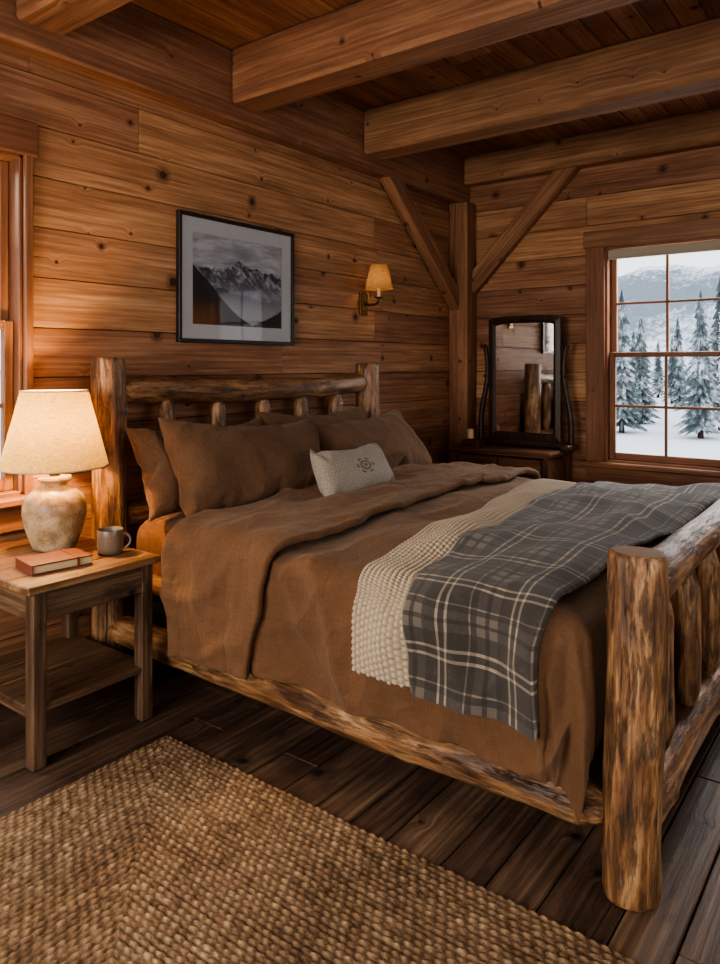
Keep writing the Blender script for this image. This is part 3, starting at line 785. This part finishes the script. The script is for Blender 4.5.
# ------------------------------------------------------------------ framed picture
pf=empty('framed_picture',(3.04,YW,1.94))
px0,px1,pz0,pz1=2.560,3.490,1.575,2.298; yb=YW-.002
mb=MB(); fw=.022; dp=.03
mb.board(((px0+px1)/2,yb-dp/2,pz0+fw/2),(px1-px0,dp,fw),0,.003); mb.board(((px0+px1)/2,yb-dp/2,pz1-fw/2),(px1-px0,dp,fw),0,.003)
mb.board((px0+fw/2,yb-dp/2,(pz0+pz1)/2),(fw,dp,pz1-pz0-2*fw),2,.003); mb.board((px1-fw/2,yb-dp/2,(pz0+pz1)/2),(fw,dp,pz1-pz0-2*fw),2,.003)
fin(mb,'frame',M['frame'],pf)
mw=.105; ax0,ax1,az0,az1=px0+mw,px1-mw,pz0+mw,pz1-mw
mb=MB()
for (a,b,c,d) in((px0+fw,px1-fw,pz0+fw,az0),(px0+fw,px1-fw,az1,pz1-fw),(px0+fw,ax0,az0,az1),(ax1,px1-fw,az0,az1)):
    mb.board(((a+b)/2,yb-.012,(c+d)/2),(b-a,.008,d-c),0,.0004)
fin(mb,'mat_board',M['mat'],pf)
mb=MB(); mb.add([(ax0,yb-.011,az0),(ax1,yb-.011,az0),(ax1,yb-.011,az1),(ax0,yb-.011,az1)],[[0,1,2,3]],[(0,0,0),(1,0,0),(1,1,0),(0,1,0)])
fin(mb,'print',M['art'],pf,recalc=False)
mb=MB(); mb.add([(px0+fw,yb-.021,pz0+fw),(px1-fw,yb-.021,pz0+fw),(px1-fw,yb-.021,pz1-fw),(px0+fw,yb-.021,pz1-fw)],[[0,1,2,3]]); fin(mb,'glazing',M['glass'],pf,recalc=False)
# ------------------------------------------------------------------ sconce
sx=4.26; sc=empty('wall_sconce',(sx,YW,1.9))
mb=MB(); mb.board((sx,YW-.008,1.90),(.095,.016,.17),2,.006); mb.board((sx,YW-.02,1.90),(.06,.014,.12),2,.005)
mb.tube([(sx,YW-.02,1.90),(sx,YW-.06,1.885),(sx,YW-.11,1.885),(sx,YW-.145,1.905),(sx,YW-.15,1.93)],.009,12)
mb.lathe((sx,YW-.15,1.925),[(0,0),(.012,0),(.032,.008),(.034,.014),(.014,.018),(0,.018)],24,cap=False)
mb.tube([(sx,YW-.04,1.90),(sx,YW-.055,1.92),(sx,YW-.055,1.955),(sx,YW-.045,1.975)],.006,10)
fin(mb,'bracket',M['brass'],sc,smooth=True,angle=35)
mb=MB(); mb.lathe((sx,YW-.15,1.94),[(0,0),(.012,0),(.012,.07),(0,.07)],20,cap=False); fin(mb,'candle_sleeve',M['candle'],sc,smooth=True,angle=40)
mb=MB(); mb.lathe((sx,YW-.15,0),[(.104,1.995),(.060,2.170)],40,cap=False); fin(mb,'shade',M['sshade'],sc,smooth=True,angle=0)
# ------------------------------------------------------------------ dresser
dr=empty('dresser',(5.4,2.56,0)); dx0,dx1,dy0,dy1,dz=5.14,5.64,2.13,3.0,.79
mb=MB(); mb.board(((dx0+dx1)/2,(dy0+dy1)/2,dz-.0125),(dx1-dx0,dy1-dy0,.025),1,.006); mb.board(((dx0+dx1)/2+.01,(dy0+dy1)/2,dz-.034),(dx1-dx0-.03,dy1-dy0-.025,.018),1,.005)
cx0=dx0+.035
mb.board(((cx0+dx1)/2+.004,(dy0+dy1)/2,.42),(dx1-cx0-.03,dy1-dy0-.08,.63),1,.004)
for yy in(dy0+.045,dy1-.045):
    for xx in(cx0+.02,dx1-.03): mb.board((xx,yy,(dz-.04)/2),(.045,.045,dz-.04),2,.006)
for k,(za,zb) in enumerate(((.60,.73),(.375,.585),(.14,.36))):
    if k==0:
        ym=(dy0+dy1)/2
        for (a,b) in((dy0+.08,ym-.008),(ym+.008,dy1-.08)): mb.board((cx0-.003,(a+b)/2,(za+zb)/2),(.022,b-a,zb-za),1,.006)
    else: mb.board((cx0-.003,(dy0+dy1)/2,(za+zb)/2),(.022,dy1-dy0-.16,zb-za),1,.006)
fin(mb,'carcass',M['dresser'],dr)
mb=MB()
for (yy,zz) in((dy0+.24,.665),(dy1-.24,.665),(dy0+.2,.48),(dy1-.2,.48),(dy0+.2,.25),(dy1-.2,.25)):
    mb.board((cx0-.017,yy,zz),(.006,.07,.03),1,.003)
    mb.tube([(cx0-.02,yy-.03,zz),(cx0-.035,yy-.028,zz-.01),(cx0-.038,yy,zz-.016),(cx0-.035,yy+.028,zz-.01),(cx0-.02,yy+.03,zz)],.003,8)
fin(mb,'pulls',M['brass'],dr,smooth=True,angle=35)
dm=empty('dressing_mirror',(5.5,2.5,dz)); my,mz0,mz1,mwid,mx=2.49,.845,1.85,.62,5.50
def arch(hw,z0,z1,rise,n=24):
    pts=[(my-hw,z0),(my+hw,z0)]
    for k in range(n+1):
        t=k/n; y=my+hw-2*hw*t; e=abs(2*t-1)
        pts.append((y,z1-rise*(e**6)-rise*.2*(e**2)))
    return pts
outer=arch(mwid/2,mz0,mz1,.02); inner=arch(mwid/2-.06,mz0+.06,mz1-.06,.015)
mb=MB(); n=len(outer)
vs=[(mx-.02,p[0],p[1]) for p in outer]+[(mx-.026,p[0]*.35+q[0]*.65,p[1]*.35+q[1]*.65) for p,q in zip(outer,inner)]+[(mx-.010,p[0],p[1]) for p in inner]+[(mx+.015,p[0],p[1]) for p in outer]
fs=[]
for k in range(n):
    k2=(k+1)%n
    fs+= [[k,k2,n+k2,n+k],[n+k,n+k2,2*n+k2,2*n+k],[k,k2,3*n+k2,3*n+k]]
fs.append([3*n+k for k in range(n)])
mb.add(vs,fs,[(v[2],v[1],v[0]) for v in vs],.5)
fin(mb,'frame',M['dark'],dm)
mb=MB(); mb.add([(mx-.011,p[0],p[1]) for p in inner],[list(range(n))]); fin(mb,'glass',M['mirror'],dm)
mb=MB()
for sg in(-1,1):
    yy=my+sg*(mwid/2+.04); pts=[];rr_=[]
    for k in range(25):
        t=k/24; z=dz+.03+t*.78
        pts.append((mx,yy+sg*(.022*math.sin(t*2*pi)+.04*(1-t)**3),z)); rr_.append(.026-.008*t)
    mb.tube(pts,rr_,12)
    mb.tube([(mx-.01,my+sg*(mwid/2-.01),1.36),(mx-.01,yy+sg*.01,1.36)],.011,10)
    mb.board((mx-.02,yy+sg*.03,dz+.02),(.20,.07,.04),0,.01)
mb.board((mx,my,dz+.03),(.035,mwid+.14,.05),1,.008)
for sg in(-1,1): mb.lathe((mx,my+sg*(mwid/2+.045),dz+.80),[(0,0),(.014,0),(.02,.012),(.014,.03),(0,.035)],16,cap=False)
fin(mb,'stand',M['dark'],dm,smooth=True,angle=40)
mb=MB(); mb.board((5.26,2.83,dz+.015),(.13,.17,.03),1,.003); mb.board((5.26,2.83,dz+.042),(.115,.15,.024),1,.003)
fin(mb,'stacked_books',M['box'])
cn=empty('candle_holder',(5.26,2.83,dz+.054))
mb=MB(); mb.lathe((5.26,2.85,dz+.055),[(0,0),(.035,0),(.037,.006),(.03,.01),(0,.01)],24,cap=False); fin(mb,'dish',M['brass'],cn,smooth=True,angle=40)
mb=MB(); mb.lathe((5.26,2.85,dz+.065),[(0,0),(.026,0),(.026,.075),(.02,.077),(0,.073)],24,cap=False); fin(mb,'candle',M['candle'],cn,smooth=True,angle=40)
# ------------------------------------------------------------------ rug
rx0,rx1,ry0,ry1=-.30,1.81,-.85,2.31; st=.0048; w=.0205; l=.031
nx=int((rx1-rx0)/st); ny=int((ry1-ry0)/st)
mb=MB()
def f(a,b):
    x=rx0+(rx1-rx0)*a; y=ry0+(ry1-ry0)*b
    ex=min(x-rx0,rx1-x)+.004*nz(x*7,y*7,3.); ey=min(y-ry0,ry1-y)+.004*nz(x*7,y*7,13.)
    if ex<ey: d=ex; al=y
    else: d=ey; al=x
    d=max(0,d)
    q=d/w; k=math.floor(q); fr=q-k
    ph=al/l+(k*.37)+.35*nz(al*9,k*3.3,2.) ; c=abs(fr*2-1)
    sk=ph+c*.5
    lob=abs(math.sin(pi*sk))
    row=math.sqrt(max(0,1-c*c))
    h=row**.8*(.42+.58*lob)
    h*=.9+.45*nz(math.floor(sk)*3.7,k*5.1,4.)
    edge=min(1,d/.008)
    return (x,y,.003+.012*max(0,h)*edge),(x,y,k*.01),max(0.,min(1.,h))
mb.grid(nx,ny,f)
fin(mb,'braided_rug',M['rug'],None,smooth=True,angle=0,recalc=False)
# ------------------------------------------------------------------ outdoors
mb=MB()
def f(a,b):
    x=-60+160*a; y=-70+160*b
    z=-.75+.25*nz(x*.08,y*.08)+max(0,x-25)*.02
    return (x,y,z),(x,y,z),0.
mb.grid(60,60,f); fin(mb,'snow_ground',M['snow'],None,smooth=True,angle=0,recalc=False)
mb=MB()
def f(a,b):
    x=46+130*a; y=-70+200*b
    t=min(1,a/.8); t=t*t*(3-2*t)
    z=-1.+ (18+10*nz(y*.02,3.)+6*nz(y*.07,9.))*t+2.5*nz(x*.06,y*.06,2.)*a+.9*nz(x*.5,y*.5,2.)
    return (x,y,z),(x,y,z),0.
mb.grid(120,160,f); fin(mb,'snowy_mountain',M['mount'],None,smooth=True,angle=0,recalc=False)
mb=MB(); rt=random.Random(12)
def tree(x,y,z0,H,R):
    n=18
    mb.lathe((x,y,z0),[(.09,0),(.07,H*.4),(.01,H*.98)],8,mi=1)
    for k in range(n):
        t=k/n; zc=z0+H*(.06+.92*t); r=R*(1-t)**.9*rt.uniform(.85,1.12)+.04; hh=H*.10
        ns_=22; ph=rt.uniform(0,6)
        vs=[(x,y,zc+hh)]; 
        for q in range(ns_):
            an=ph+2*pi*q/ns_; rr2=r*(rt.uniform(.7,1.15) if q%2 else rt.uniform(.3,.5))
            vs.append((x+rr2*math.cos(an),y+rr2*math.sin(an),zc-(.14*r if q%2 else -.05)+rt.uniform(-.05,.05)))
        mb.add(vs,[[0,1+q,1+(q+1)%ns_] for q in range(ns_)])
for k in range(50):
    D=rt.uniform(31,45); an=rd(rt.uniform(-8,34)); H=rt.uniform(2.6,4.6)*(D/34)**.5
    x,y=D*math.cos(an),D*math.sin(an); tree(x,y,-.8+max(0,x-25)*.02,H,H*.16)
for (D,an,H) in((25,17.3,4.6),(28,16.,3.8),(30,18.6,4.9),(24,12.,4.4),(26,10.7,5.2),(30,9.,5.),(27,4.,5.),(25,6.5,4.)):
    x,y=D*math.cos(rd(an)),D*math.sin(rd(an)); tree(x,y,-.8,H,H*.17)
for k in range(14):
    an=rd(rt.uniform(48,100)); D=rt.uniform(12,30); H=rt.uniform(4,7); tree(D*math.cos(an),D*math.sin(an)+3,-.8,H,H*.19)
fin(mb,'pine_forest',[M['pine'],M['bark']],None,recalc=False)
# ------------------------------------------------------------------ lights
wd=bpy.data.worlds.new('overcast_sky'); S.world=wd; wd.use_nodes=True
bg=wd.node_tree.nodes['Background']; bg.inputs[0].default_value=(.86,.92,1.,1); bg.inputs[1].default_value=2.2
def area(name,loc,target,sx_,sy_,pw,col):
    L=bpy.data.lights.new(name,'AREA'); L.shape='RECTANGLE'; L.size=sx_; L.size_y=sy_; L.energy=pw; L.color=col
    o=bpy.data.objects.new(name,L); o.location=loc
    o.rotation_euler=(Vector(target)-Vector(loc)).to_track_quat('-Z','Y').to_euler(); S.collection.objects.link(o)
area('skylight_right',(7.4,.9,3.9),(4.2,1.3,.9),3.2,2.2,1500,(1.,.97,.95))
area('fill_left_a',(-2.1,-.1,1.9),(2.,.6,.9),1.7,1.7,75,(1.,.92,.82))  # soft fill lamp added outside an unseen left window
area('fill_left_b',(-2.1,1.8,1.9),(2.6,2.2,1.1),1.7,1.7,220,(1.,.91,.80))  # second added left fill lamp, its window out of view
area('fill_front',(1.6,-2.5,1.9),(2.6,2.,1.2),2.,1.7,50,(1.,.92,.82))  # fill lamp added behind the camera, outside an unseen window
area('daylight_back',(1.1,4.3,2.9),(1.4,2.6,.9),1.4,1.4,130,(1.,.88,.72))
def bulb(name,loc,en,col,par,rad=.035):
    L=bpy.data.lights.new(name,'POINT'); L.energy=en; L.color=col; L.shadow_soft_size=rad
    o=bpy.data.objects.new(name,L); o.location=loc; S.collection.objects.link(o); o.parent=par; o.matrix_parent_inverse=Matrix.Translation(-par.location)
bulb('lamp_bulb',(lc[0],lc[1],lc[2]+.52),40,(1.,.60,.25),lamp)
bulb('sconce_bulb',(sx,YW-.15,2.06),.7,(1.,.62,.30),sc,.018)
# ------------------------------------------------------------------ camera
cam=bpy.data.cameras.new('camera'); co=bpy.data.objects.new('camera',cam); S.collection.objects.link(co)
co.location=(0,0,1.45); co.rotation_euler=(rd(90),0,rd(37.1-90)); cam.lens=727*36/964; cam.sensor_width=36; cam.shift_y=-117/964; cam.clip_start=.05; cam.clip_end=500
S.camera=co
S.view_settings.view_transform='AgX'
try: S.view_settings.look='AgX - Medium High Contrast'
except Exception as ex: print(ex)
S.view_settings.exposure=0.
